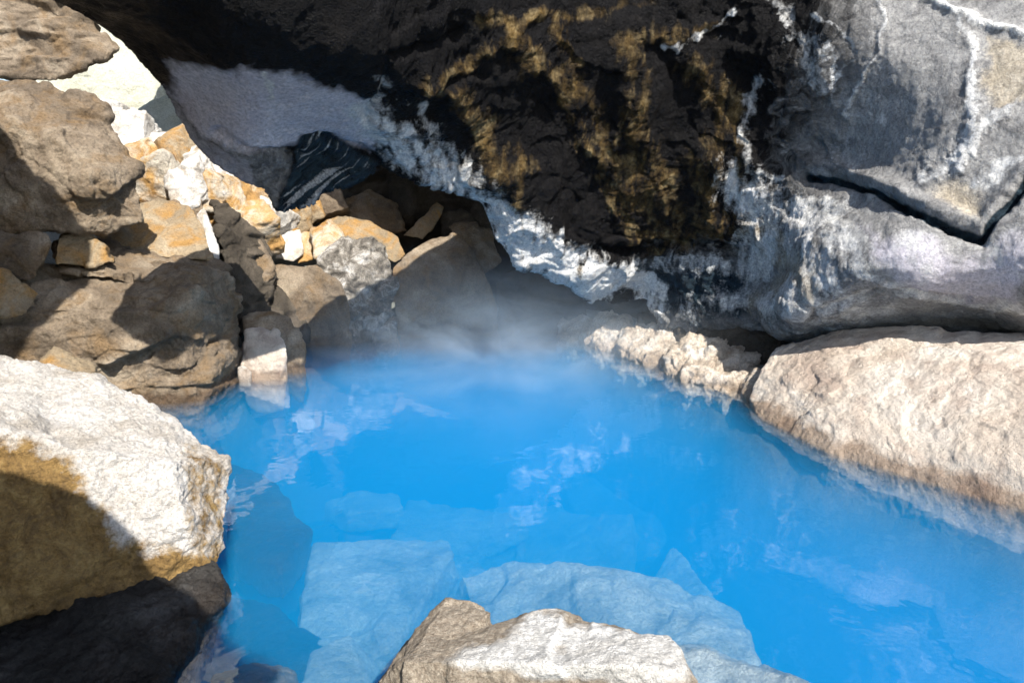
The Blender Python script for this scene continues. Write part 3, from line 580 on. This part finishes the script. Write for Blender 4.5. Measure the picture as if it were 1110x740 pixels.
def water_mat():
    t = NT('hot_spring_water'); vec = t.n('ShaderNodeTexCoord').outputs['Object']
    n = t.noise(vec, 2.2, 3, .5, .4); n2 = t.noise(vec, 9, 2, .5)
    hgt = t.math('ADD', n, t.math('MULTIPLY', n2, .12))
    bp = t.bump(hgt, .005, 1.)
    gl = t.n('ShaderNodeBsdfGlossy'); gl.inputs['Roughness'].default_value = .015; t.l(bp, gl.inputs['Normal'])
    tr = t.n('ShaderNodeBsdfTransparent'); fr = t.n('ShaderNodeFresnel'); fr.inputs['IOR'].default_value = 1.7
    mx = t.n('ShaderNodeMixShader'); gm = t.n('ShaderNodeNewGeometry'); t.l(t.math('MULTIPLY', fr.outputs[0], t.math('SUBTRACT', 1., gm.outputs['Backfacing'])), mx.inputs[0]); t.l(tr.outputs[0], mx.inputs[1]); t.l(gl.outputs[0], mx.inputs[2])
    t.l(mx.outputs[0], t.out.inputs['Surface'])
    sv = t.n('ShaderNodeVolumeScatter'); sv.inputs['Color'].default_value = (.012, .385, .78, 1); sv.inputs['Density'].default_value = .92; sv.inputs['Anisotropy'].default_value = 0
    av = t.n('ShaderNodeVolumeAbsorption'); av.inputs['Color'].default_value = (.01, .56, .95, 1); av.inputs['Density'].default_value = .85
    ad = t.n('ShaderNodeAddShader'); t.l(sv.outputs[0], ad.inputs[0]); t.l(av.outputs[0], ad.inputs[1]); t.l(ad.outputs[0], t.out.inputs['Volume'])
    return t.m
bm = bmesh.new()
xs = [-7, 8.5]; ys = [-.6, 13]; zs = [-3.2, 0]
vv = [bm.verts.new((x, y, z)) for z in zs for y in ys for x in xs]
for f in [(0, 2, 3, 1), (4, 5, 7, 6), (0, 1, 5, 4), (2, 6, 7, 3), (0, 4, 6, 2), (1, 3, 7, 5)]: bm.faces.new([vv[i] for i in f])
me = bpy.data.meshes.new('water'); bm.to_mesh(me); bm.free()
tag(link('water', me, water_mat()), kind='structure')

def steam():
    t = NT('steam'); tc = t.n('ShaderNodeTexCoord').outputs['Object']
    g = t.n('ShaderNodeTexGradient'); g.gradient_type = 'QUADRATIC_SPHERE'; t.l(tc, g.inputs[0])
    n = t.ramp(t.noise(tc, 2.6, 5, .62, 1.6), [(.42, (.12, .12, .12)), (.68, (1, 1, 1))])
    d = t.math('MULTIPLY', t.math('MULTIPLY', g.outputs['Fac'], n), .95)
    v = t.n('ShaderNodeVolumePrincipled'); v.inputs['Color'].default_value = (.72, .86, 1, 1); t.l(d, v.inputs['Density']); v.inputs['Anisotropy'].default_value = .1
    t.l(v.outputs[0], t.out.inputs['Volume'])
    bm = bmesh.new(); bmesh.ops.create_icosphere(bm, subdivisions=3, radius=1)
    bmesh.ops.bisect_plane(bm, geom=bm.verts[:] + bm.edges[:] + bm.faces[:], plane_co=(0, 0, .002), plane_no=(0, 0, -1), clear_outer=True)
    bmesh.ops.holes_fill(bm, edges=[e for e in bm.edges if e.is_boundary], sides=0)
    me = bpy.data.meshes.new('steam'); bm.to_mesh(me); bm.free()
    o = link('steam', me, t.m); o.location = (-.2, 8.7, .01); o.scale = (3.6, 4.4, 1.6)
    tag(o, kind='stuff')
steam()

# back wall of the recess
BW = [(300, 120, 12.5), (420, 130, 12.0), (560, 190, 11.6), (700, 250, 11.2), (760, 330, 9.6), (760, 400, 9.6), (560, 400, 11.2), (430, 330, 11.8), (330, 300, 12.0)]
recess_shade_roof = rock('cave_ceiling', None, M['darkbrown'], [[Vector((x, y, z)) for x, y in [(-2.8, 9.8), (-.8, 9.7), (.1, 8.7), (1.6, 8.2), (3.4, 8.0), (3.6, 12.8), (-3.2, 12.8)] for z in (3.1, 3.9)]], voxel=.06, cat=None); tag(recess_shade_roof, kind='structure')  # unseen slab over the recess, added to keep sun off its rocks
me = sheet(BW, BW + [(480, 200, 12.0), (560, 300, 11.2), (640, 330, 10.9)], 14, (.3, 1.2, .6), 'back', .045)
V = getv(me); setv(me, V + normals(me) * (.25 * facets(V * .9, .8, .6) + .10 * facets(V * 2.3, .8, .6) + .05 * fbm(V * 3, 4))[:, None]); me.name = 'cave_back_wall'
me.polygons.foreach_set('use_smooth', [True] * len(me.polygons))
tag(link('cave_back_wall', me, M['darkbrown']), kind='structure')

# ------------------------------------------------------------------ light
EL, AZ = 50, None
sun_dir = Vector((.29, -.65, .70)).normalized()
sd_ = bpy.data.lights.new('sun', 'SUN'); sd_.energy = 5; sd_.angle = R(.5); sd_.color = (1, .95, .87)
so = bpy.data.objects.new('sun', sd_); col.objects.link(so); so.rotation_euler = sun_dir.to_track_quat('Z', 'Y').to_euler()
w = bpy.data.worlds.new('World'); sc.world = w; w.use_nodes = True; nt = w.node_tree
sky = nt.nodes.new('ShaderNodeTexSky'); sky.sky_type = 'NISHITA'; sky.sun_disc = False
sky.sun_elevation = math.asin(sun_dir.z); sky.sun_rotation = math.atan2(sun_dir.x, sun_dir.y)
bg = nt.nodes['Background']; nt.links.new(sky.outputs[0], bg.inputs[0]); bg.inputs[1].default_value = .13
sc.view_settings.view_transform = 'Standard'; sc.view_settings.look = 'None'; sc.view_settings.exposure = 1.05; sc.view_settings.gamma = 1
c = sc.cycles
c.use_denoising = True; c.max_bounces = 8; c.diffuse_bounces = 5; c.glossy_bounces = 3; c.transparent_max_bounces = 8; c.volume_bounces = 2
c.caustics_reflective = False; c.caustics_refractive = False
